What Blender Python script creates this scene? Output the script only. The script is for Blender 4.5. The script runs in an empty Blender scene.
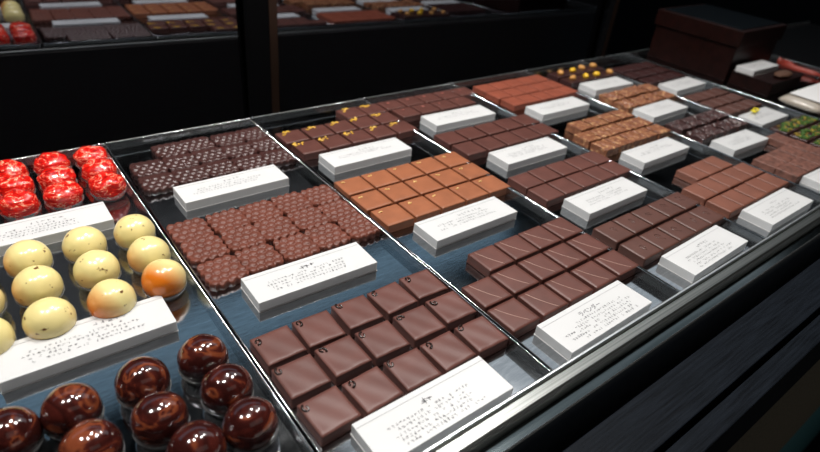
import bpy, bmesh, math, random
from mathutils import Matrix, Vector, noise
S = 0.01                                   # everything below is written in centimetres
rnd = random.Random(11)
scene = bpy.context.scene
C = scene.collection

# ------------------------------------------------------------------ materials
MATS = {}
def new_mat(name):
    m = bpy.data.materials.new(name); m.use_nodes = True
    MATS[name] = m
    return m, m.node_tree, m.node_tree.nodes['Principled BSDF']
def setp(b, **k):
    names = dict(color='Base Color', rough='Roughness', metal='Metallic', spec='Specular IOR Level', coat='Coat Weight',
                 coat_rough='Coat Roughness', trans='Transmission Weight', ior='IOR', emit='Emission Color',
                 estr='Emission Strength', alpha='Alpha', sss='Subsurface Weight')
    for a, v in k.items():
        i = b.inputs[names[a]]
        i.default_value = (*v, 1) if isinstance(v, tuple) and len(v) == 3 else v
def coords(nt, scale=(1, 1, 1), kind='Object', rot=(0, 0, 0), randomise=False):
    tc = nt.nodes.new('ShaderNodeTexCoord'); mp = nt.nodes.new('ShaderNodeMapping')
    mp.inputs['Scale'].default_value = scale; mp.inputs['Rotation'].default_value = rot
    nt.links.new(tc.outputs[kind], mp.inputs['Vector'])
    if randomise:
        oi = nt.nodes.new('ShaderNodeObjectInfo'); ma = nt.nodes.new('ShaderNodeMath'); ma.operation = 'MULTIPLY'
        ma.inputs[1].default_value = 37.0
        nt.links.new(oi.outputs['Random'], ma.inputs[0]); nt.links.new(ma.outputs[0], mp.inputs['Location'])
    return mp.outputs[0]
def noise_tex(nt, vec, scale, detail=3, rough=.5, dist=0):
    n = nt.nodes.new('ShaderNodeTexNoise'); nt.links.new(vec, n.inputs['Vector'])
    n.inputs['Scale'].default_value = scale; n.inputs['Detail'].default_value = detail
    n.inputs['Roughness'].default_value = rough; n.inputs['Distortion'].default_value = dist
    return n.outputs['Fac']
def ramp(nt, fac, stops):
    r = nt.nodes.new('ShaderNodeValToRGB'); nt.links.new(fac, r.inputs[0])
    e = r.color_ramp.elements
    while len(e) < len(stops): e.new(.5)
    for k, (p, c) in enumerate(stops):
        e[k].position = p; e[k].color = (*c, 1)
    return r.outputs[0]
def bump(nt, b, fac, strength, dist=.0005):
    n = nt.nodes.new('ShaderNodeBump'); n.inputs['Strength'].default_value = strength; n.inputs['Distance'].default_value = dist
    nt.links.new(fac, n.inputs['Height']); nt.links.new(n.outputs[0], b.inputs['Normal'])
def choc(name, col, rough=.42, spec=.4, bs=.25, vary=.12, scale=60, detail=3):
    m, nt, b = new_mat(name)
    v = coords(nt, randomise=True)
    lo = tuple(c * .88 * (1 - vary) for c in col); hi = tuple(c * .88 * (1 + vary) for c in col)
    nt.links.new(ramp(nt, noise_tex(nt, v, scale, detail), [(.3, lo), (.7, hi)]), b.inputs['Base Color'])
    setp(b, rough=rough, spec=spec)
    bump(nt, b, noise_tex(nt, v, scale * 1.6, 2), bs, .0004)
    return m
choc('dark_couverture', (.128, .047, .036))
choc('dark_ripple', (.140, .054, .043), bs=.5, scale=38)
choc('dark_plain', (.112, .040, .031))
choc('dark_grey', (.108, .045, .034))
choc('near_black', (.045, .016, .015), rough=.3, spec=.6)
choc('bubble_dark', (.055, .018, .015), rough=.34, spec=.6)
choc('bubble_milk', (.155, .045, .028), rough=.42, spec=.35)
choc('milk', (.34, .115, .050), rough=.45)
choc('milk_red', (.27, .066, .035), rough=.5)
choc('milk_dull', (.21, .078, .050), rough=.5)
choc('pitted_milk', (.17, .070, .050), rough=.55, bs=.6, vary=.4, scale=160)
choc('rocky_dark', (.060, .026, .024), rough=.32, spec=.6, vary=.7, scale=260)
choc('gold_bit', (.80, .47, .05), rough=.3)
choc('pale_gold', (.75, .48, .16), rough=.35)
choc('pink_bit', (.42, .13, .10), rough=.5)
choc('pale_line', (.42, .25, .20), rough=.4)
choc('curl_dark', (.022, .009, .006), rough=.25, spec=.6)
choc('nut', (.62, .30, .08), rough=.4)
choc('nut_yellow', (.85, .50, .03), rough=.35)
choc('pistachio', (.05, .12, .015), rough=.6)
choc('pistachio_pale', (.32, .22, .03), rough=.6)
choc('marsh', (.80, .55, .42), rough=.5)
# nut-sprinkled milk bar
m, nt, b = new_mat('praline'); v = coords(nt, randomise=True)
nt.links.new(ramp(nt, noise_tex(nt, v, 190, 4, .7), [(.35, (.15, .052, .024)), (.56, (.26, .098, .045)), (.66, (.60, .36, .17))]), b.inputs['Base Color'])
setp(b, rough=.4); bump(nt, b, noise_tex(nt, v, 220, 3), .7, .0008)
# red dome
m, nt, b = new_mat('red_shell'); v = coords(nt, (1, 1, 2.2), randomise=True)
f = noise_tex(nt, v, 95, 3, .55, 2.2)
nt.links.new(ramp(nt, f, [(.30, (.30, .004, .003)), (.50, (.72, .010, .006)), (.57, (.85, .03, .012)), (.60, (.95, .70, .45)), (.625, (.85, .03, .015)), (.67, (.75, .015, .008))]), b.inputs['Base Color'])
setp(b, rough=.16, coat=1.0, coat_rough=.04); bump(nt, b, f, .7, .0014)
# cream dome: brown specks, orange airbrushing on some
m, nt, b = new_mat('cream_shell'); v = coords(nt, randomise=True)
sp = ramp(nt, noise_tex(nt, v, 170, 2, .5), [(.27, (.13, .045, .01)), (.33, (.82, .69, .30))])
gr = nt.nodes.new('ShaderNodeTexCoord'); dv = nt.nodes.new('ShaderNodeVectorMath'); dv.operation = 'DOT_PRODUCT'
dv.inputs[1].default_value = (-60, -28, -18); nt.links.new(gr.outputs['Object'], dv.inputs[0])
oi = nt.nodes.new('ShaderNodeObjectInfo')
ma = nt.nodes.new('ShaderNodeMath'); ma.operation = 'MULTIPLY_ADD'; ma.inputs[1].default_value = 1.3; ma.inputs[2].default_value = -.55
nt.links.new(oi.outputs['Alpha'], ma.inputs[0])
ad = nt.nodes.new('ShaderNodeMath'); ad.operation = 'ADD'; nt.links.new(ma.outputs[0], ad.inputs[0]); nt.links.new(dv.outputs['Value'], ad.inputs[1])
cl = nt.nodes.new('ShaderNodeClamp'); nt.links.new(ad.outputs[0], cl.inputs[0])
mx = nt.nodes.new('ShaderNodeMix'); mx.data_type = 'RGBA'; nt.links.new(cl.outputs[0], mx.inputs['Factor'])
nt.links.new(sp, mx.inputs['A']); mx.inputs['B'].default_value = (.72, .18, .012, 1)
nt.links.new(mx.outputs['Result'], b.inputs['Base Color'])
setp(b, rough=.28, coat=.5, coat_rough=.08)
# dark marbled dome
m, nt, b = new_mat('marble_shell'); v = coords(nt, (1, 1, 1.8), randomise=True)
nt.links.new(ramp(nt, noise_tex(nt, v, 42, 2, .5, 1.6), [(.42, (.028, .006, .005)), (.54, (.060, .011, .008)), (.61, (.20, .050, .020)), (.66, (.06, .012, .008))]), b.inputs['Base Color'])
setp(b, rough=.12, coat=1.0, coat_rough=.03)
m, nt, b = new_mat('clear_cup'); setp(b, color=(.95, .95, .95), rough=.06, trans=.85, ior=1.3, spec=.8)
# paper, acrylic, print
m, nt, b = new_mat('white_card'); setp(b, color=(.84, .83, .82), rough=.55, spec=.3)
m, nt, b = new_mat('acrylic'); setp(b, color=(.64, .64, .64), rough=.3, sss=.5, spec=.4)
b.inputs['Subsurface Radius'].default_value = (1, 1, 1); b.inputs['Subsurface Scale'].default_value = .003
m, nt, b = new_mat('print_ink'); setp(b, color=(.20, .20, .21), rough=.6)
m, nt, b = new_mat('print_grey'); setp(b, color=(.42, .42, .43), rough=.6)
# tray steel: dark polished plate with faint scratches
m, nt, b = new_mat('tray_plate'); v = coords(nt, (1, 6, 1), rot=(0, 0, .9))
n1 = noise_tex(nt, v, 60, 5, .7); n2 = noise_tex(nt, coords(nt), 14, 4, .6)
nt.links.new(ramp(nt, n1, [(.3, (.36, .38, .40)), (.62, (.48, .50, .52)), (.75, (.66, .69, .72))]), b.inputs['Base Color'])
nt.links.new(ramp(nt, n2, [(.3, (.05, .05, .05)), (.7, (.17, .17, .17))]), b.inputs['Roughness'])
setp(b, metal=1.0); bump(nt, b, n1, .12, .0003)
m, nt, b = new_mat('tray_rim'); setp(b, color=(.78, .80, .82), metal=1.0, rough=.14)
m, nt, b = new_mat('tray_wall'); setp(b, color=(.62, .65, .67), metal=1.0, rough=.16)
m, nt, b = new_mat('rail_steel'); v = coords(nt, (.6, 90, 90))
nt.links.new(ramp(nt, noise_tex(nt, v, 9, 3), [(.3, (.26, .27, .26)), (.7, (.46, .47, .45))]), b.inputs['Base Color'])
setp(b, metal=1.0, rough=.36)
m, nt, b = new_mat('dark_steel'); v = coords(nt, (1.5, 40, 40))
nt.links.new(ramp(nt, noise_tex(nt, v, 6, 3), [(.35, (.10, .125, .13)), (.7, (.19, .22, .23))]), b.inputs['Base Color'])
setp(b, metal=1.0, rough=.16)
m, nt, b = new_mat('bright_edge'); setp(b, color=(.9, .92, .92), metal=1.0, rough=.3)
m, nt, b = new_mat('black_wood'); v = coords(nt, (1.2, 26, 26))
g = noise_tex(nt, v, 22, 5, .65)
nt.links.new(ramp(nt, g, [(.3, (.002, .0027, .004)), (.7, (.008, .0105, .015))]), b.inputs['Base Color'])
setp(b, rough=.5, spec=.07); bump(nt, b, g, .5, .0006)
m, nt, b = new_mat('black_matte'); setp(b, color=(.003, .003, .0035), rough=.7, spec=.04)
m, nt, b = new_mat('back_panel'); setp(b, color=(.065, .056, .052), rough=.55, spec=.3)
m, nt, b = new_mat('olive_panel'); v = coords(nt)
nt.links.new(ramp(nt, noise_tex(nt, v, 300, 2), [(.3, (.07, .062, .046)), (.7, (.12, .105, .08))]), b.inputs['Base Color']); setp(b, rough=.8, spec=.1)
m, nt, b = new_mat('teal_panel'); setp(b, color=(.04, .12, .135), rough=.6, spec=.2)
m, nt, b = new_mat('smoked_mirror'); setp(b, color=(.28, .295, .33), metal=1.0, rough=.02)
m, nt, b = new_mat('bronze'); setp(b, color=(.06, .034, .024), metal=.7, rough=.35)
m, nt, b = new_mat('maroon'); v = coords(nt, (1, 6, 6))
nt.links.new(ramp(nt, noise_tex(nt, v, 12, 3), [(.3, (.006, .0015, .001)), (.7, (.014, .0032, .0024))]), b.inputs['Base Color']); setp(b, rough=.4, spec=.15)
m, nt, b = new_mat('dark_glass'); setp(b, color=(.006, .008, .01), rough=.12, spec=.4)
m, nt, b = new_mat('orange_wrap'); setp(b, color=(.32, .035, .018), rough=.4)
m, nt, b = new_mat('packet_film'); setp(b, color=(.42, .37, .31), rough=.22, coat=.6)
m, nt, b = new_mat('baked'); setp(b, color=(.10, .045, .025), rough=.6)
m, nt, b = new_mat('yellow_ribbon'); setp(b, color=(.75, .62, .02), rough=.4)
m, nt, b = new_mat('dark_wall'); setp(b, color=(.007, .007, .008), rough=.8, spec=.1)
m, nt, b = new_mat('dark_ceiling'); setp(b, color=(.03, .035, .04), rough=.8, spec=.1)
m, nt, b = new_mat('lamp_metal'); setp(b, color=(.05, .05, .05), rough=.4, metal=.5)

# ------------------------------------------------------------------ mesh helpers
def to_mesh(bm, name, *mats, smooth=False, angle=None):
    for v in bm.verts: v.co *= S
    bmesh.ops.recalc_face_normals(bm, faces=bm.faces[:])
    me = bpy.data.meshes.new(name); bm.to_mesh(me); bm.free()
    for k in mats: me.materials.append(MATS[k])
    if smooth:
        for p in me.polygons: p.use_smooth = True
    return me
def box_bm(x0, x1, y0, y1, z0, z1, bev=0, seg=2, bm=None):
    own = bm is None
    bm = bm or bmesh.new()
    r = bmesh.ops.create_cube(bm, size=1)
    for v in r['verts']:
        v.co = Vector((x0 + (v.co.x + .5) * (x1 - x0), y0 + (v.co.y + .5) * (y1 - y0), z0 + (v.co.z + .5) * (z1 - z0)))
    if bev:
        es = list({e for v in r['verts'] for e in v.link_edges})
        bmesh.ops.bevel(bm, geom=es, offset=bev, segments=seg, profile=.5, affect='EDGES')
    return bm
def lathe_bm(profile, n=32, bm=None):
    bm = bm or bmesh.new(); rings = []
    for r, z in profile:
        if r < 1e-5: rings.append([bm.verts.new((0, 0, z))])
        else: rings.append([bm.verts.new((r * math.cos(2 * math.pi * k / n), r * math.sin(2 * math.pi * k / n), z)) for k in range(n)])
    for a, c in zip(rings, rings[1:]):
        for k in range(n):
            j = (k + 1) % n
            if len(a) == 1 and len(c) == 1: continue
            if len(a) == 1: bm.faces.new((a[0], c[k], c[j]))
            elif len(c) == 1: bm.faces.new((a[k], a[j], c[0]))
            else: bm.faces.new((a[k], a[j], c[j], c[k]))
    return bm
def tube_bm(pts, r, n=6, bm=None, closed=False):
    bm = bm or bmesh.new(); pts = [Vector(p) for p in pts]; rings = []
    N = len(pts)
    for i, p in enumerate(pts):
        a = pts[(i - 1) % N] if closed or i else p
        c = pts[(i + 1) % N] if closed or i < N - 1 else p
        t = (c - a).normalized(); up = Vector((0, 0, 1)) if abs(t.z) < .9 else Vector((1, 0, 0))
        s = t.cross(up).normalized(); u = s.cross(t)
        rr = r if not callable(r) else r(i / (N - 1))
        rings.append([bm.verts.new(p + rr * (s * math.cos(2 * math.pi * k / n) + u * math.sin(2 * math.pi * k / n))) for k in range(n)])
    for i in range(N if closed else N - 1):
        a, c = rings[i], rings[(i + 1) % N]
        for k in range(n): bm.faces.new((a[k], a[(k + 1) % n], c[(k + 1) % n], c[k]))
    if not closed:
        bm.faces.new(rings[0]); bm.faces.new(rings[-1][::-1])
    return bm
def mobj(name, me, loc=(0, 0, 0), rz=0, parent=None):
    o = bpy.data.objects.new(name, me); C.objects.link(o)
    o.location = [c * S for c in loc]; o.rotation_euler[2] = rz
    if parent: o.parent = parent
    return o
def thing(name, label, cat, loc=(0, 0, 0), rz=0, group=None):
    o = mobj(name, None, loc, rz); tag(o, label, cat, group); return o
def tag(o, label, cat, group=None):
    o['label'] = label; o['category'] = cat
    if group: o['group'] = group
    return o
def struct(name, bm, *mats):
    o = mobj(name, to_mesh(bm, name, *mats)); o['kind'] = 'structure'; return o

# ------------------------------------------------------------------ the room and the case
Y0, Y1 = 13.75, 59.7
MIRROR = 76.5
struct('floor', box_bm(-260, 420, -260, 420, -92, -90), 'dark_wall')
struct('ceiling', box_bm(-260, 420, -260, 420, 215, 218), 'dark_ceiling')
struct('wall_back', box_bm(-260, 420, 418, 420, -90, 215), 'dark_wall')
struct('wall_front', box_bm(-260, 420, -260, -258, -90, 215), 'dark_wall')
struct('wall_left', box_bm(-260, -258, -258, 418, -90, 215), 'dark_wall')
struct('wall_right', box_bm(418, 420, -258, 418, -90, 215), 'dark_wall')

UL, UR = -40, 190
ctr = thing('display_counter', 'long black counter with steel front rail holding the chocolate trays', 'counter', (0, 0, -90))
def cpart(name, bm, *m):
    o = mobj(name, to_mesh(bm, name, *m), (0, 0, 90), 0, ctr); return o
cpart('body', box_bm(UL, UR, 5.3, 60.6, -90, -7.0), 'black_matte')
cpart('top_plate', box_bm(UL, UR, 13.45, 60.6, -7.0, -.22), 'black_matte')
cpart('back_panel', box_bm(UL, UR, 60.65, 61.1, -60, -.25, .06), 'back_panel')
cpart('gap_shelf', box_bm(UL, UR, 61.1, 73.5, -24, -23), 'black_matte')
o = cpart('back_rail', tube_bm([(UL, 61.0, .15), (UR, 61.0, .15)], .14, 8), 'rail_steel')
# front steel rail, extruded profile
def extrude_profile(pts, x0, x1, bm=None):
    bm = bm or bmesh.new()
    a = [bm.verts.new((x0, y, z)) for y, z in pts]; c = [bm.verts.new((x1, y, z)) for y, z in pts]
    n = len(pts)
    for k in range(n): bm.faces.new((a[k], a[(k + 1) % n], c[(k + 1) % n], c[k]))
    bm.faces.new(a); bm.faces.new(c[::-1])
    return bm
cpart('rail_lip', extrude_profile([(13.70, -.2), (13.70, 1.0), (13.62, 1.06), (13.52, 1.06), (13.45, 1.0), (13.45, -.2)], UL, UR), 'bright_edge')
cpart('rail_face', extrude_profile([(13.44, -6.95), (13.44, .74), (13.36, .80), (12.72, .74), (12.6, .66), (12.55, .5), (12.55, -6.95)], UL, UR), 'rail_steel')
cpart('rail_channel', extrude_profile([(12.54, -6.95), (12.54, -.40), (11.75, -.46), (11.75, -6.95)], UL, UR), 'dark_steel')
cpart('rail_edge', extrude_profile([(11.74, -6.95), (11.74, -.38), (11.67, -.32), (11.60, -.38), (11.60, -6.95)], UL, UR), 'bright_edge')
cpart('plank', box_bm(UL, UR, 6.75, 10.0, -6.98, -1.0, .08), 'black_wood')
cpart('plank', box_bm(UL, UR, 4.9, 6.35, -6.98, -1.0, .08), 'black_wood')
cpart('front_panel', box_bm(UL, UR, 5.0, 5.29, -40, -7.0), 'olive_panel')
cpart('kick_panel', box_bm(UL, UR, 5.0, 5.29, -89, -40.1), 'teal_panel')

mir = thing('back_mirror', 'tall smoked mirror behind the trays reflecting the red domes and cards', 'mirror', (60, 77.3, -22.9))
mir.rotation_euler = (-.024, 0, -.032)
mobj('mirror_glass', to_mesh(box_bm(-110, 58, 0, .6, 0, 62.5), 'mirror_glass', 'smoked_mirror'), (0, 0, 0), 0, mir)
mobj('frame', to_mesh(box_bm(-110, 58, -.1, .8, 62.5, 64), 'frame', 'black_matte'), (0, 0, 0), 0, mir)
for u, w, yp, lab in ((35.7, 4.5, 77.4, 'wide black upright post with a bronze strip, left part of mirror'), (115.6, 1.6, 74.6, 'slim upright post on the mirror behind the maroon box')):
    p = thing('display_post', lab, 'post', (u, yp, -22.9), 0, 'uprights behind the trays')
    mobj('shaft', to_mesh(box_bm(-w / 2, w / 2, -.6, .6, 0, 64, .08), 'shaft', 'black_matte'), (0, 0, 0), 0, p)
    mobj('edge_strip', to_mesh(box_bm(-.6, .6, -.08, .0, 0, 64, .02), 'edge_strip', 'bronze'), (w / 2 - .7 if w > 2 else 0, -.62, 0), 0, p)

# trays
TR = [(-5.6, 9.83), (10.07, 25.63), (25.87, 41.38), (41.62, 56.88), (57.12, 72.78), (73.02, 87.48), (87.72, 100.68), (100.92, 134)]
tray_labels = ['steel tray holding the red, cream and marbled domes', 'steel tray holding the scalloped plaques and curl-topped squares',
    'steel tray holding gold-flecked, milk and lined squares', 'steel tray holding four rows of plain dark squares',
    'steel tray with reddish slab, nut bars and smooth milk pieces', 'steel tray with nut-topped, crushed-nib and pitted pieces',
    'steel tray with dark bars and green pistachio pieces', 'steel tray end beneath the maroon box and white packet']
for (a, c), lab in zip(TR, tray_labels):
    t = thing('display_tray', lab, 'tray', (a, Y0, -.2), 0, 'steel trays set side by side in the counter')
    w, d = c - a, Y1 - Y0
    mobj('base_plate', to_mesh(box_bm(0, w, 0, d, 0, .19), 'base_plate', 'tray_plate'), (0, 0, 0), 0, t)
    bm = bmesh.new(); th = .07
    for q in ((0, th, 0, d), (w - th, w, 0, d), (th, w - th, 0, th), (th, w - th, d - th, d)):
        box_bm(q[0], q[1], q[2], q[3], .19, .95, bm=bm)
    mobj('side_wall', to_mesh(bm, 'side_wall', 'tray_wall'), (0, 0, 0), 0, t)
    mobj('rim', to_mesh(tube_bm([(0, 0, .98), (w, 0, .98), (w, d, .98), (0, d, .98)], .06, 8, closed=True), 'rim', 'tray_rim', smooth=True), (0, 0, 0), 0, t)
    bm = bmesh.new()
    for x in (0.25, w - .25):
        bmesh.ops.create_uvsphere(bm, u_segments=10, v_segments=8, radius=.22, matrix=Matrix.Translation((x, d + .45, .75)))
    mobj('corner_stud', to_mesh(bm, 'corner_stud', 'tray_rim', smooth=True), (0, 0, 0), 0, t)

# ------------------------------------------------------------------ card blocks
LW, LD, LT = 10.0, 3.22, .87
def glyph(bm, x, y, s, dense):
    """one tiny printed character as a few strokes"""
    k = rnd.randint(4, 6) if dense else rnd.randint(2, 3)
    for _ in range(k):
        horiz = rnd.random() < .55
        L = s * rnd.uniform(.5, .95); T = s * .15
        cx = x + rnd.uniform(-.25, .25) * s; cy = y + rnd.uniform(-.38, .38) * s
        if horiz: q = (cx - L / 2, cx + L / 2, cy - T / 2, cy + T / 2)
        else: q = (cx - T / 2, cx + T / 2, cy - L / 2, cy + L / 2)
        vs = [bm.verts.new((a, c, 0)) for a, c in ((q[0], q[2]), (q[1], q[2]), (q[1], q[3]), (q[0], q[3]))]
        bm.faces.new(vs)
block_me = to_mesh(box_bm(-LW / 2, LW / 2, -LD / 2, LD / 2, .05, LT, .03), 'acrylic_block', 'acrylic')
sheet_me = to_mesh(box_bm(-LW / 2 - .03, LW / 2 + .03, -LD / 2 - .03, LD / 2 + .03, 0, .045), 'backing_sheet', 'white_card')
bm = bmesh.new()
box_bm(-LW / 2 + .05, LW / 2 - .05, LD / 2 - .42, LD / 2 - .385, LT, LT + .012, bm=bm)
card_me = to_mesh(bm, 'card_edge', 'print_grey')
def font_bm(text, size, x, y, z):
    cu = bpy.data.curves.new('t', 'FONT'); cu.body = text; cu.size = size * S; cu.resolution_u = 2; cu.offset = .00008
    o = bpy.data.objects.new('t', cu); C.objects.link(o)
    bpy.context.view_layer.update()
    me = bpy.data.meshes.new_from_object(o.evaluated_get(bpy.context.evaluated_depsgraph_get()))
    bpy.data.objects.remove(o)
    for v in me.vertices: v.co = (v.co.x + x * S, v.co.y + y * S, z * S)
    return me
def card(u, v, th, lab, z=0, lines=4, tlen=5, side=False, title=None, tu=-.5, kanji=False, sc=(1, 1)):
    """u, v: back-left corner of the top face"""
    e = Vector((math.cos(th), math.sin(th))); g = Vector((math.sin(th), -math.cos(th)))
    c = Vector((u, v)) + e * LW / 2 * sc[0] + g * LD / 2 * sc[1]
    t = thing('card_block', lab, 'label', (c.x, c.y, z + .01), th, 'white printed card blocks beside the chocolates')
    t.scale = (sc[0], sc[1], 1)
    mobj('acrylic_block', block_me, parent=t); mobj('backing_sheet', sheet_me, parent=t)
    mobj('card_edge', card_me, parent=t)
    bm = bmesh.new(); Z = LT + .006
    if not title:
        for k in range(tlen): glyph(bm, tu + k * .42, .66, .38 if kanji else .31, kanji)
    x0 = -2.6 if side else -3.6
    for r in range(lines):
        x = x0 + (rnd.uniform(-.2, .5)); y = .18 - r * .34
        xe = x0 + rnd.uniform(5.6, 6.9)
        while x < xe:
            if rnd.random() < .84: glyph(bm, x, y, .2, rnd.random() < .4)
            x += .27
    if side:
        for r in range(2):
            for k in range(4): glyph(bm, -4.0 + k * .27 + r * .2, -.35 - r * .5, .2, True)
    for vv in bm.verts: vv.co.z = Z
    mobj('printed_text', to_mesh(bm, 'printed_text', 'print_ink'), parent=t)
    if title:
        me = font_bm(title, .52, tu - .9, .42, Z); me.materials.append(MATS['print_ink'])
        mobj('printed_title', me, parent=t)
    return t
card(-2.9, 48.3, .00, 'white card block between the red domes and the cream domes', tlen=6)
card(-2.75, 33.9, -.005, 'white card block between the cream domes and the marbled dark domes', tlen=5, tu=.6)
card(12.885, 48.05, .003, 'white card block between the near-black and brown scalloped plaques', lines=3, tlen=4)
card(12.62, 32.73, -.02, 'white card block between brown scalloped plaques and curl-topped squares', tlen=3, kanji=True)
card(12.48, 17.39, 0, 'white card block before the curl-topped squares, against the steel rail', lines=5, tlen=2, kanji=True)
card(28.0, 47.99, 0, 'white card block between the gold-flecked squares and the milk squares', lines=2, tlen=5)
card(28.7, 32.4, .004, 'white card block between the milk squares and the line-marked squares', lines=3, tlen=7)
card(28.15, 17.31, .013, 'lavender card block with side price note, before the line-marked squares', lines=5, side=True, title='ラベンダー')
card(44.78, 51.71, -.018, 'white card block just in front of the pink-dotted dark squares', lines=2, tlen=4)
card(45.32, 39.98, -.008, 'white card block between the two blocks of unmarked dark squares', lines=3, tlen=5)
card(44.83, 28.56, .007, 'white card block between plain dark squares and swirl-scratched squares', lines=3, tlen=6)
card(44.72, 17.47, .02, 'white card block before the swirl-scratched squares, against the steel rail', lines=5, tlen=5)
card(60.5, 48.3, -.005, 'white card block between the reddish slab and the nut-sprinkled bars', lines=2, tlen=4)
card(60.5, 32.65, 0, 'white card block between the nut-sprinkled bars and the smooth milk pieces', lines=2, tlen=5)
card(60.3, 17.75, 0, 'white card block before the smooth milk pieces, against the steel rail', lines=4, tlen=4)
card(76.6, 51.7, -.03, 'white card block in front of the nut-topped dark squares', lines=2, tlen=4, sc=(.93, 1.02))
card(75.2, 40.9, .02, 'white card block between the lumpy nut bars and crushed-nib bars', lines=2, tlen=4, sc=(.93, 1.05))
card(75.4, 29.1, -.03, 'white card block between the crushed-nib bars and the pitted bars', lines=3, tlen=4, sc=(.9, 1.0))
card(76.0, 17.9, -.03, 'white card block in front of the pitted brown bars', lines=3, tlen=4, sc=(.93, 1.0))
card(89.9, 46.0, .02, 'white card block in front of the dim far dark bars', lines=2, tlen=4, sc=(.93, 1.05))
yc = card(88.9, 32.1, .0, 'white card block with a yellow ribbon bow beside the green pistachio pieces', lines=2, tlen=4, sc=(.85, 1.12))

# ------------------------------------------------------------------ square chocolates
F = 1.0055
def square_me(name, w, d, h, mat, bev=.09, ripple=0, seed=0, rough=0, n=14):
    """enrobed square: rounded edges, a small foot, and a lightly uneven top"""
    bm = bmesh.new()
    prof = [(-1, 0.0), (-1.0, .10)]
    # grid top folded down at the sides
    hw, hd = w / 2, d / 2
    def pt(i, j):
        s = -1 + 2 * i / n; t = -1 + 2 * j / n
        cs = abs(s) ** 16; ct = abs(t) ** 16
        x = s * hw; y = t * hd
        z = h - .035 * max(cs, ct)
        if ripple: z += ripple * math.sin((x * 1.0 + y * .55) * 4.2 + seed) * (1 - max(cs, ct))
        if rough:
            p = Vector((x * 1.6 + seed * 7, y * 1.6, seed))
            z += rough * (noise.noise(p) + .6 * noise.noise(p * 2.7)) * (1 - .6 * max(cs, ct))
        z += .015 * noise.noise(Vector((x * .7 + seed, y * .7, 0)))
        return x, y, z
    top = [[bm.verts.new(pt(i, j)) for j in range(n + 1)] for i in range(n + 1)]
    for i in range(n):
        for j in range(n): bm.faces.new((top[i][j], top[i + 1][j], top[i + 1][j + 1], top[i][j + 1]))
    ring = [top[i][0] for i in range(n)] + [top[n][j] for j in range(n)] + [top[n - i][n] for i in range(n)] + [top[0][n - j] for j in range(n)]
    prev = ring
    for out, z in ((.04, h - .09), (.03, h * .55), (.03, .16), (.07, .06), (.05, 0)):
        cur = []
        for v in ring:
            s = Vector((v.co.x / hw, v.co.y / hd)); k = out - .045
            wob = (rough * .6 * noise.noise(Vector((v.co.x * 2 + seed, v.co.y * 2, z * 2)))) if rough else 0
            x = v.co.x + (math.copysign(abs(s.x) ** 9, s.x)) * (k + .02 + wob); y = v.co.y + (math.copysign(abs(s.y) ** 9, s.y)) * (k + .02 + wob)
            cur.append(bm.verts.new((x, y, z)))
        N = len(ring)
        for a in range(N): bm.faces.new((prev[a], prev[(a + 1) % N], cur[(a + 1) % N], cur[a]))
        prev = cur
    bm.faces.new(prev)
    return to_mesh(bm, name, mat, smooth=True)
def scallop_me(name, w, h, mat, seed):
    """plaque of packed raised bubbles with a scalloped outline"""
    bm = bmesh.new(); r = .36; hw = w / 2; n = 44
    cs = []
    row = 0; y = -hw + r * .9
    while y < hw - r * .5:
        x = -hw + r * (.9 if row % 2 == 0 else 1.75)
        while x < hw - r * .5:
            cs.append((x, y)); x += r * 1.98
        y += r * 1.75; row += 1
    def edge(t): return .075 * math.cos(t * math.pi * 4 + seed)
    def pt(i, j):
        s = -1 + 2 * i / n; t = -1 + 2 * j / n
        x = s * (hw + edge(t) * abs(s) ** 3); y = t * (hw + edge(s + .25) * abs(t) ** 3)
        cr = (abs(s) * abs(t)) ** 6 * .16
        x -= s * cr; y -= t * cr
        d = min(math.hypot(x - a, y - c) for a, c in cs)
        z = h - .13 + (.15 * math.sqrt(max(0, 1 - (d / r) ** 2)) if d < r else 0)
        if d > r * .8: z -= .02
        return x, y, z
    top = [[bm.verts.new(pt(i, j)) for j in range(n + 1)] for i in range(n + 1)]
    for i in range(n):
        for j in range(n): bm.faces.new((top[i][j], top[i + 1][j], top[i + 1][j + 1], top[i][j + 1]))
    ring = [top[i][0] for i in range(n)] + [top[n][j] for j in range(n)] + [top[n - i][n] for i in range(n)] + [top[0][n - j] for j in range(n)]
    cur = [bm.verts.new((v.co.x, v.co.y, 0)) for v in ring]; N = len(ring)
    for a in range(N): bm.faces.new((ring[a], ring[(a + 1) % N], cur[(a + 1) % N], cur[a]))
    bm.faces.new(cur)
    return to_mesh(bm, name, mat, smooth=True)
COLS = {1: ['one piece by itself'], 2: ['left one', 'right one'], 3: ['leftmost', 'middle', 'rightmost'], 4: ['leftmost', 'second from left', 'second from right', 'rightmost'],
        5: ['leftmost', 'second from left', 'middle', 'second from right', 'rightmost']}
ROWS = {1: ['only row'], 2: ['back row', 'front row'], 3: ['back row', 'middle row', 'front row']}
def block(name, meshes, rows, lab, group, topping=None, jit=.04, rot=.012, z=0, f=F, dressing=None):
    """rows: [(y, [u, ...]), ...] from the back row to the front row; lab: what sets the block apart"""
    for ri, (y, us) in enumerate(rows):
        for ci, u in enumerate(us):
            yy = y[ci] if isinstance(y, (list, tuple)) else y
            me = meshes[rnd.randrange(len(meshes))]
            l = '%s, %s, %s' % (lab, COLS[len(us)][ci], ROWS[len(rows)][ri])
            loc = (u * f + rnd.uniform(-jit, jit), yy * f + rnd.uniform(-jit, jit), z + .012)
            rz = rnd.uniform(-rot, rot)
            o = mobj(name, me, loc, rz); tag(o, l, 'chocolate', group)
            if topping: topping(o, ri, ci)
def span(a, b, n): return [a + (b - a) * k / (n - 1) for k in range(n)]
H = .85
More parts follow.
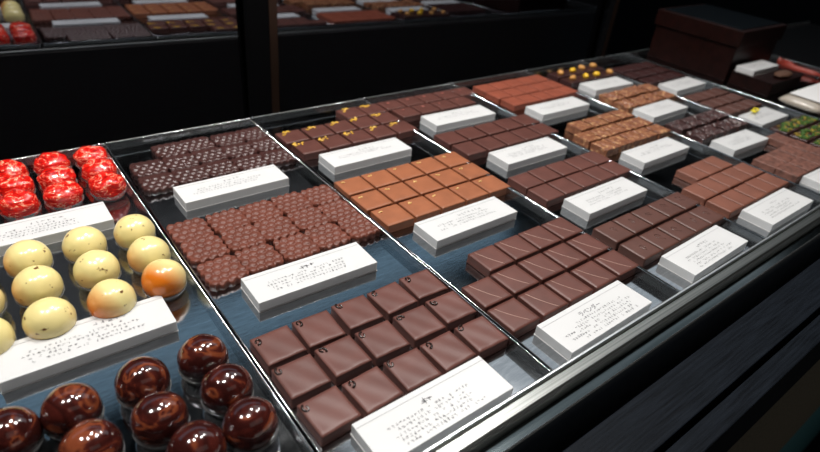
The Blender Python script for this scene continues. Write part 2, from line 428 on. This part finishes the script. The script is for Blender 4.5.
# --- toppings: one small set of meshes, children of their chocolates
def curl_me():
    bm = tube_bm([(.30 * math.cos(t) * (1 - t / 11), .22 * math.sin(t) * (1 - t / 11), .05 + .03 * math.sin(t * 1.5)) for t in [k * .5 for k in range(12)]], lambda q: .085 * (1 - .4 * q), 6)
    return to_mesh(bm, 'curl', 'curl_dark', smooth=True)
curls = [curl_me()]
def flake_me(n, size, mat, seed):
    r = random.Random(seed); bm = bmesh.new()
    for _ in range(n):
        x, y = r.uniform(-size, size), r.uniform(-size * .5, size * .5); s = r.uniform(.07, .14) * (1 + size)
        bmesh.ops.create_icosphere(bm, subdivisions=1, radius=s, matrix=Matrix.Translation((x, y, s * .3)) @ Matrix.Rotation(r.uniform(0, 6), 4, 'Z') @ Matrix.Diagonal((1, .6, .5, 1)))
    return to_mesh(bm, mat, mat)
golds = [flake_me(11, .60, 'gold_bit', k) for k in range(3)]
specks = [flake_me(4, .22, 'pale_gold', k + 9) for k in range(3)]
pinks = [flake_me(3, .16, 'pink_bit', k + 19) for k in range(3)]
nuts = []
for k, mt in enumerate(('nut', 'nut_yellow', 'nut')):
    bm = bmesh.new(); bmesh.ops.create_icosphere(bm, subdivisions=3, radius=.55)
    for v in bm.verts: v.co = Vector((v.co.x * 1.15, v.co.y * .85, v.co.z * .8 + .35)) * (1 + .08 * noise.noise(v.co * 3))
    nuts.append(to_mesh(bm, 'whole_nut', mt, smooth=True))
def arc_me():
    pts = []
    for k in range(15):
        t = k / 14; pts.append((-.85 + .85 * t + .45 * t * t, 1.2 - 2.35 * t, 0))
    return to_mesh(tube_bm(pts, lambda q: .035, 5), 'thin_line', 'pale_line', smooth=True)
arc = arc_me()
swirls = []
for k in range(2):
    bm = tube_bm([(.42 * math.cos(t) * (1 - .06 * t) + .1 * t, .5 * math.sin(t * (.8 + .2 * k)), 0) for t in [q * .45 for q in range(11)]], .03, 5)
    swirls.append(to_mesh(bm, 'swirl', 'curl_dark', smooth=True))
def top_curl(o, r, c): mobj('curl', curls[0], (-.95 + rnd.uniform(-.1, .1), .95 + rnd.uniform(-.12, .1), H - .03), rnd.uniform(0, 6), o)
def top_gold(o, r, c): mobj('gold_flake', rnd.choice(golds), (-.65 + rnd.uniform(-.2, .3), .95, H - .02), rnd.uniform(-.4, .4), o)
def top_speck(o, r, c): mobj('gold_speck', rnd.choice(specks), (-.7, .8, H - .02), rnd.uniform(-.4, .4), o)
def top_pink(o, r, c): mobj('pink_speck', rnd.choice(pinks), (-.3 + rnd.uniform(-.2, .2), .5, H - .01), rnd.uniform(-3, 3), o)
def top_arc(o, r, c): mobj('thin_line', arc, (rnd.uniform(-.05, .05), rnd.uniform(-.05, .05), H - .01), rnd.uniform(-.06, .06), o)
def top_swirl(o, r, c): mobj('swirl', rnd.choice(swirls), (rnd.uniform(-.2, .2), rnd.uniform(-.2, .2), H - .01), rnd.uniform(-1, 1), o)
def top_nut(o, r, c): mobj('whole_nut', nuts[(1 if (r, c) in ((1, 2), (0, 1), (1, 1)) else 0)], (rnd.uniform(-.3, .3), rnd.uniform(-.3, .3), H - .1), rnd.uniform(0, 3), o)
def sq(nm, w, d, h, mat, **k): return [square_me(nm, w, d, h, mat, seed=s * 1.7 + .3, **k) for s in range(3)]
# second tray
bd = [scallop_me('bubble_plaque', 3.0, .68, 'bubble_dark', s) for s in (0, 2.1)]
bmk = [scallop_me('bubble_plaque', 3.03, .68, 'bubble_milk', s) for s in (.6, 2.7)]
block('scalloped_chocolate', bd, [(56.0, [15.2, 18.2, 21.3, 24.2]), (53.0, span(12.2, 24.3, 5)), (50.0, span(12.1, 24.3, 5))],
      'near-black bubbly scalloped plaque', 'near-black scalloped plaques', jit=.12, rot=.05)
block('scalloped_chocolate', bmk, [(40.8, span(11.9, 24.1, 5)), (37.7, span(12.0, 24.2, 5)), (34.6, span(12.0, 24.3, 5))],
      'reddish-brown bubbly scalloped plaque', 'reddish-brown scalloped plaques', jit=.1, rot=.05)
block('chocolate_square', sq('ganache_square', 2.66, 2.68, H, 'dark_ripple', ripple=.018), [(25.15, span(11.75, 24.0, 5)), (22.05, span(11.8, 24.1, 5)), (18.85, span(11.9, 24.1, 5))],
      'dark square with corner curl', 'curl-topped dark squares', top_curl, jit=.08, rot=.045)
# third tray
block('chocolate_square', sq('ganache_square', 2.84, 2.8, H, 'dark_plain'), [(56.0, [37.3, 40.3]), (53.0, span(27.6, 40.2, 5)), (49.9, span(28.0, 40.4, 5))],
      'dark square with yellow gold flakes', 'gold-flecked dark squares', top_gold, rot=.03)
block('chocolate_square', sq('ganache_square', 2.88, 2.78, H, 'milk'), [(40.5, span(27.6, 40.2, 5)), (37.45, span(27.6, 40.2, 5)), (34.35, span(27.7, 40.2, 5))],
      'caramel-coloured milk square with pale speck', 'milk chocolate squares', top_speck)
block('chocolate_square', sq('ganache_square', 2.8, 2.68, H, 'dark_couverture'), [(25.0, span(31.0, 40.2, 4)), (21.95, span(27.6, 40.1, 5)), (18.95, span(27.5, 40.1, 5))],
      'dark square with thin diagonal line', 'line-marked dark squares', top_arc)
# fourth tray
block('chocolate_square', sq('ganache_square', 2.9, 2.6, H, 'dark_plain'), [(56.2, span(43.5, 56.0, 5)), (53.4, span(43.8, 53.2, 4))],
      'dark square with pink speck', 'pink-dotted dark squares', top_pink)
block('chocolate_square', sq('ganache_square', 2.88, 2.84, H, 'dark_plain'), [(44.9, span(43.9, 56.6, 5)), (41.7, span(44.0, 56.5, 5))],
      'unmarked dark square behind two cards', 'unmarked dark squares further back')
block('chocolate_square', sq('ganache_square', 2.72, 2.62, H, 'dark_couverture'), [(33.15, span(44.2, 55.9, 5)), (30.3, span(44.1, 55.8, 5))],
      'plain dark square in mid-tray block', 'plain dark squares in the middle of the tray')
block('chocolate_square', sq('ganache_square', 2.72, 2.62, H, 'dark_grey'), [(22.1, span(44.1, 55.9, 5)), (19.15, span(44.1, 55.7, 5))],
      'greyish dark square with scratched swirl', 'swirl-scratched dark squares', top_swirl)
# fifth tray
block('chocolate_square', sq('ganache_square', 2.68, 2.6, H, 'milk_red'), [(55.9, span(60.2, 71.6, 5)), (53.1, span(60.2, 71.6, 5)), (50.3, span(60.3, 71.7, 5))],
      'smooth reddish milk square', 'reddish milk squares')
block('chocolate_bar', sq('nut_bar', 2.6, 2.35, 1.0, 'praline', rough=.10, n=22), [(40.1, span(62.0, 71.2, 4)), (37.3, span(60.0, 71.3, 5)), (34.6, span(59.9, 71.2, 5))],
      'nut-sprinkled orange-brown bar', 'nut-sprinkled bars', jit=.08, rot=.03)
block('chocolate_square', sq('ganache_square', 2.6, 2.65, H, 'milk_dull'), [(25.1, [63.5, 66.3, 69.1]), (22.2, span(59.9, 70.9, 5)), (19.3, span(59.7, 70.9, 5))],
      'smooth dull milk square', 'smooth milk squares')
# sixth tray
block('chocolate_square', sq('ganache_square', 2.9, 2.3, H, 'near_black'), [(55.9, span(76.5, 85.8, 4)), (53.1, span(76.3, 85.6, 4))],
      'near-black square topped with a whole nut', 'nut-topped squares', top_nut)
block('chocolate_bar', sq('lumpy_bar', 2.85, 2.5, .95, 'praline', rough=.24, n=26), [(45.5, span(76.3, 86.0, 4)), (42.4, span(75.8, 85.5, 4))],
      'lumpy nut-studded milk bar', 'lumpy nut bars', jit=.12, rot=.06)
block('chocolate_bar', sq('nib_bar', 2.8, 2.45, .95, 'rocky_dark', rough=.26, n=28), [(33.9, span(75.6, 85.4, 4)), (30.9, span(75.4, 85.2, 4))],
      'dark bar covered in crushed nibs', 'crushed-nib bars', jit=.1, rot=.05)
block('chocolate_bar', sq('pitted_bar', 3.0, 2.7, .9, 'pitted_milk', rough=.09, n=24), [(24.6, [85.6]), (21.9, span(76.0, 85.8, 4)), (19.3, span(76.1, 86.0, 4))],
      'pitted brown bar', 'pitted brown bars')
# seventh tray
block('chocolate_square', sq('ganache_square', 2.6, 2.4, H, 'near_black', rough=.06), [(53.6, span(90.2, 98.6, 4)), (50.8, span(90.1, 98.5, 4)), (48.0, span(90.0, 98.4, 4))],
      'dim blackish square at the far back', 'dim far squares', f=1)
block('chocolate_square', sq('ganache_square', 2.35, 2.3, H, 'dark_grey'), [(39.6, span(89.8, 97.6, 4)), (36.9, span(89.8, 97.6, 4)), (34.2, span(89.7, 97.5, 4))],
      'blackish-brown bar before the maroon box', 'blackish bars', f=1)
def top_pist(o, r, c):
    mobj('chopped_pistachio', rnd.choice(pist), (0, 0, H - .02), rnd.choice((0, math.pi)), o)
    mobj('pale_pistachio', rnd.choice(pist2), (0, 0, H - .01), rnd.choice((0, math.pi)), o)
pist = []; pist2 = []
for k in range(3):
    for lst, n, mt in ((pist, 26, 'pistachio'), (pist2, 9, 'pistachio_pale')):
        r = random.Random(k + n); bm = bmesh.new()
        for _ in range(n):
            s = r.uniform(.16, .32)
            bmesh.ops.create_icosphere(bm, subdivisions=1, radius=s, matrix=Matrix.Translation((r.uniform(-1.1, 1.1), r.uniform(-.9, .9), s * .35)) @ Matrix.Rotation(r.uniform(0, 6), 4, 'Z') @ Matrix.Diagonal((1.2, .7, .6, 1)))
        lst.append(to_mesh(bm, mt, mt))
block('chocolate_square', sq('ganache_square', 2.8, 2.4, H, 'near_black'), [(26.3, span(90.3, 98.7, 4)), (23.6, span(90.2, 98.6, 4)), (20.9, span(90.1, 98.5, 4))],
      'square heaped with green chopped pistachio', 'pistachio squares', top_pist, f=1)

# ------------------------------------------------------------------ domes in clear cups
def dome_me(name, mat, R, Hh, p, base, flat=0, wob=0, seed=0):
    prof = [(0, 0), (base * .9, 0), (base, .08)]
    zc = Hh * .42
    for k in range(1, 6):
        t = k / 6; prof.append((base + (R - base) * math.sin(t * math.pi / 2), .08 + (zc - .08) * t))
    for k in range(15):
        a = k / 15 * math.pi / 2
        prof.append((R * math.cos(a) ** (2 / p), zc + (Hh - zc) * math.sin(a) ** (2 / p)))
    prof.append((0, Hh))
    bm = lathe_bm(prof, 40)
    if wob:
        for v in bm.verts:
            q = Vector((v.co.x, v.co.y, v.co.z * 1.5)) * 1.3 + Vector((seed, 0, 0))
            v.co += Vector((v.co.x, v.co.y, v.co.z * .5)).normalized() * wob * noise.noise(q)
    return to_mesh(bm, name, mat, smooth=True)
cup_me = to_mesh(lathe_bm([(0, 0), (1.15, 0), (1.42, .62), (1.50, .64), (1.50, .60), (1.22, -.0), (0, -.01)], 32), 'clear_cup', 'clear_cup', smooth=True)
reds = [dome_me('shell', 'red_shell', 1.46, 2.02, 2.9, 1.2, wob=.16, seed=s) for s in (0, 5, 9)]
creams = [dome_me('shell', 'cream_shell', 1.50, 2.5, 2.15, 1.12, wob=.03, seed=s) for s in (0, 5)]
darks = [dome_me('shell', 'marble_shell', 1.50, 2.5, 2.1, 1.12, wob=.03, seed=s) for s in (0, 5)]
def dome(u, v, meshes, lab, group, orange=0.0, rz=None):
    k = (28.3 - 1.2) / (28.3 - 1.5)
    t = thing('dome_bonbon', lab, 'chocolate', (u * k, v * k, .02), rnd.uniform(0, 6.28) if rz is None else rz, group)
    mobj('clear_cup', cup_me, parent=t)
    s = mobj('shell', rnd.choice(meshes), (0, 0, .06), parent=t)
    s.color = (1, 1, 1, orange)
W = ['farthest from scalloped plaques', 'third in from scalloped-plaque tray', 'second in from scalloped-plaque tray', 'nearest the scalloped-plaque tray']
for y, rn, us in ((55.95, 'back', (-2.0, 1.4, 4.8, 8.1)), (52.95, 'middle', (-2.0, 1.4, 4.65, 8.05)), (49.98, 'front', (-2.1, 1.3, 4.5, 7.95))):
    for k, u in enumerate(us):
        dome(u + .02, y, reds, 'glossy streaked red dome, %s row, %s' % (rn, W[k]), 'red domes')
OR = {('back', 3): .05, ('middle', 3): .32, ('front', 3): .95, ('back', 2): .0, ('middle', 2): .05, ('front', 2): .62, ('back', 1): .3, ('middle', 1): .3, ('front', 1): 0}
for y, rn in ((41.4, 'back'), (37.9, 'middle'), (34.6, 'front')):
    for k, u in enumerate((-2.8, .6, 4.25, 7.8)):
        dome(u, y if not (rn == 'front' and k < 3) else 34.05, creams, '%s dome, %s row, %s' % ('orange-sprayed cream' if OR.get((rn, k), 0) > .5 else 'speckled cream-yellow', rn, W[k]), 'cream domes', OR.get((rn, k), .2), rz=rnd.uniform(-.4, .4))
for y, rn, us in ((26.0, 'back', (-2.75, .15, 3.8, 7.3)), (23.0, 'middle', (-2.9, .4, 3.8, 7.55)), (20.05, 'front', (-2.9, 1.2, 4.7, 7.65))):
    for k, u in enumerate(us):
        if (rn == 'middle' and k == 0) or (rn == 'front' and k < 2): continue
        dome(u, y, darks, 'glossy marbled dark-brown dome, %s row, %s' % (rn, W[k]), 'marbled dark domes')

# ------------------------------------------------------------------ far end: boxes, packet, sticks
t = thing('storage_box', 'large dark maroon box with a glassy dark lid, behind the blackish bars', 'box', (114.5, 50.9, .02))
mobj('body', to_mesh(box_bm(-8, 8, -7.8, 7.8, 0, 5.9, .12), 'body', 'maroon'), (0, 0, 0), 0, t)
mobj('lid', to_mesh(box_bm(-8.4, 8.4, -8.2, 8.2, 6.0, 8.7, .1), 'lid', 'maroon'), (0, 0, 0), 0, t)
mobj('lid_glass', to_mesh(box_bm(-7.6, 7.6, -7.4, 7.4, 8.7, 8.85, .03), 'lid_glass', 'dark_glass'), (0, 0, 0), 0, t)
t = thing('display_riser', 'low maroon riser carrying a white card, in front of the maroon box', 'riser', (112.3, 38.8, .02))
mobj('front', to_mesh(box_bm(-6, 6, -3.5, 3.5, 0, 2.1, .08), 'front', 'maroon'), (0, 0, 0), 0, t)
mobj('top_plate', to_mesh(box_bm(-6.15, 6.15, -3.6, 3.6, 2.1, 2.25, .04), 'top_plate', 'maroon'), (0, 0, 0), 0, t)
card(106.9, 42.2, -.01, 'white card block standing on the low maroon riser', z=2.27, lines=2, tlen=4, sc=(.93, .98))
bm = bmesh.new()
bmesh.ops.create_icosphere(bm, subdivisions=4, radius=1)
for v in bm.verts: v.co = Vector((v.co.x * 2.6, v.co.y * 1.1, (v.co.z + 1) * .45)) * (1 + .1 * noise.noise(v.co * 2))
tag(mobj('baked_biscuit', to_mesh(bm, 'baked_biscuit', 'baked', smooth=True), (112.8, 36.6, 2.27)), 'small brown biscuit on the maroon riser before its card', 'biscuit')
# packet: pillow bag with crimped ends and biscuits inside
t = thing('biscuit_packet', 'white-topped film packet of biscuits lying beside the pistachio squares', 'packet', (111.5, 29.6, .02))
def pillow(w, d, h, n=20, crimp=True):
    bm = bmesh.new(); rows = []
    for side in (1, -1):
        g = []
        for i in range(n + 1):
            r = []
            for j in range(n + 1):
                s, q = -1 + 2 * i / n, -1 + 2 * j / n
                th = ((1 - abs(s) ** 5) * (1 - abs(q) ** 4)) ** .6
                z = h / 2 + side * h / 2 * th + .04 * math.sin(q * 22) * abs(s) ** 8
                r.append(bm.verts.new((s * w / 2, q * d / 2, z)))
            g.append(r)
        for i in range(n):
            for j in range(n): bm.faces.new((g[i][j], g[i + 1][j], g[i + 1][j + 1], g[i][j + 1]))
    bmesh.ops.remove_doubles(bm, verts=bm.verts[:], dist=.001)
    return bm
mobj('film', to_mesh(pillow(16.5, 6.6, 2.0), 'film', 'packet_film', smooth=True), (0, 0, 0), 0, t)
mobj('paper_insert', to_mesh(box_bm(-6.6, 6.6, -2.4, 2.4, 2.01, 2.05), 'paper_insert', 'white_card'), (0, 0, 0), 0, t)
bm = bmesh.new()
for k in range(7): box_bm(-7.2 + k * 2.05, -5.5 + k * 2.05, -2.95, -2.5, .35, 1.5, .1, 1, bm)
mobj('biscuits', to_mesh(bm, 'biscuits', 'baked'), (0, -.35, 0), 0, t)
# wrapped sticks
for k, (x, y, a, lab) in enumerate(((129.5, 39.6, 1.6, 'orange-red wrapped stick lying behind the packet at the far end'), (131.8, 43.0, 1.2, 'short orange-red wrapped piece beyond the long wrapped stick'))):
    t = thing('wrapped_stick', lab, 'candy', (x, y, .57), a, 'orange-red wrapped sweets')
    L = 3.6 if k == 0 else 1.4
    mobj('wrapper', to_mesh(tube_bm([(-L + 2 * L * q / 10, 0, .0) for q in range(11)], lambda q: .5 * (1 - abs(2 * q - 1) ** 6 * .7), 10), 'wrapper', 'orange_wrap', smooth=True), (0, 0, 0), 0, t)
    bm = lathe_bm([(0, 0), (.2, 0), (.55, .6), (.5, .63), (0, .2)], 12)
    for s in (1, -1):
        o = mobj('twist_end', to_mesh(bm.copy(), 'twist_end', 'orange_wrap'), (s * (L - .1), 0, 0), 0, t); o.rotation_euler = (0, s * math.pi / 2, 0)
    bm.free()
# ribbon bow lying on its card
t = thing('ribbon_bow', 'small yellow ribbon bow lying on a white card by the pistachio squares', 'ribbon', (92.4, 31.5, LT + .07), .2)
bm = bmesh.new()
for s in (1, -1):
    tube_bm([(s * (.15 + .75 * math.sin(a) ** 2 + .3 * (1 - math.cos(a)) * .4), .35 * math.sin(2 * a), .12 + .22 * math.sin(a)) for a in [q * math.pi / 10 for q in range(11)]], .12, 6, bm)
mobj('loops', to_mesh(bm, 'loops', 'yellow_ribbon', smooth=True), (0, 0, .08), 0, t)
bm = bmesh.new(); bmesh.ops.create_icosphere(bm, subdivisions=2, radius=.22, matrix=Matrix.Translation((0, 0, .2)))
mobj('knot', to_mesh(bm, 'knot', 'yellow_ribbon', smooth=True), (0, 0, 0), 0, t)

# ------------------------------------------------------------------ light
def lamp(kind, loc, energy, color=(1, 1, 1), aim=None, **k):
    l = bpy.data.lights.new('lamp', kind); l.energy = energy; l.color = color
    for a, v in k.items(): setattr(l, a, v)
    o = bpy.data.objects.new('shop_or_fill_lamp', l); C.objects.link(o); o.location = [c * S for c in loc]
    if aim: o.rotation_euler = (Vector(aim) - Vector(loc)).to_track_quat('-Z', 'Y').to_euler()
    return o
for x, y, e in ((-30, 52, 13), (2, 36, 14.5), (28, 62, 14.5), (54, 38, 14.5), (84, 56, 8)):
    lamp('SPOT', (x, y, 105), e * 1.35, (1, .97, .93), (x, y - 6, 0), spot_size=2.3, spot_blend=.8, shadow_soft_size=.035)
lamp('AREA', (60, 270, 190), 15, (.45, .72, .95), (60, 150, 0), shape='RECTANGLE', size=5.0, size_y=2.4)
lamp('AREA', (265, 105, 190), 7.5, (.86, .94, 1.0), (265, 105, 0), shape='RECTANGLE', size=3.5, size_y=1.0)
lamp('AREA', (60, -110, 200), 1.3, (1, .96, .9), (60, 10, -20), shape='RECTANGLE', size=2.0, size_y=1.0)  # added soft fill from the camera side, lifts card and chocolate sides
lamp('AREA', (75, -85, -12), 1.1, (1, .96, .9), (70, 5, -60), shape='RECTANGLE', size=1.6, size_y=.5)  # added low fill to brighten the olive and teal front panels, not a shop fixture
w = bpy.data.worlds.new('world'); scene.world = w; w.use_nodes = True
w.node_tree.nodes['Background'].inputs[0].default_value = (.010, .012, .015, 1)

# ------------------------------------------------------------------ camera
cd = bpy.data.cameras.new('camera'); cam = bpy.data.objects.new('camera', cd); C.objects.link(cam)
cd.sensor_width = 36; cd.lens = 576.455 / 820 * 36; cd.clip_start = .01; cd.clip_end = 50
r = Vector((0.78941012, -0.6063361, 0.09585503)); u = Vector((0.26663833, 0.47933165, 0.83614901)); f = Vector((0.55293369, 0.63450587, -0.5400617))
M = Matrix((r, u, -f)).transposed().to_4x4(); M.translation = Vector((0, 0, 28.3 * S)); cam.matrix_world = M
cd.dof.use_dof = True; cd.dof.focus_distance = .44; cd.dof.aperture_fstop = 7
scene.camera = cam
vs = scene.view_settings
vs.view_transform = 'Standard'; vs.look = 'None'; vs.gamma = 1; vs.use_curve_mapping = False; vs.exposure = 0
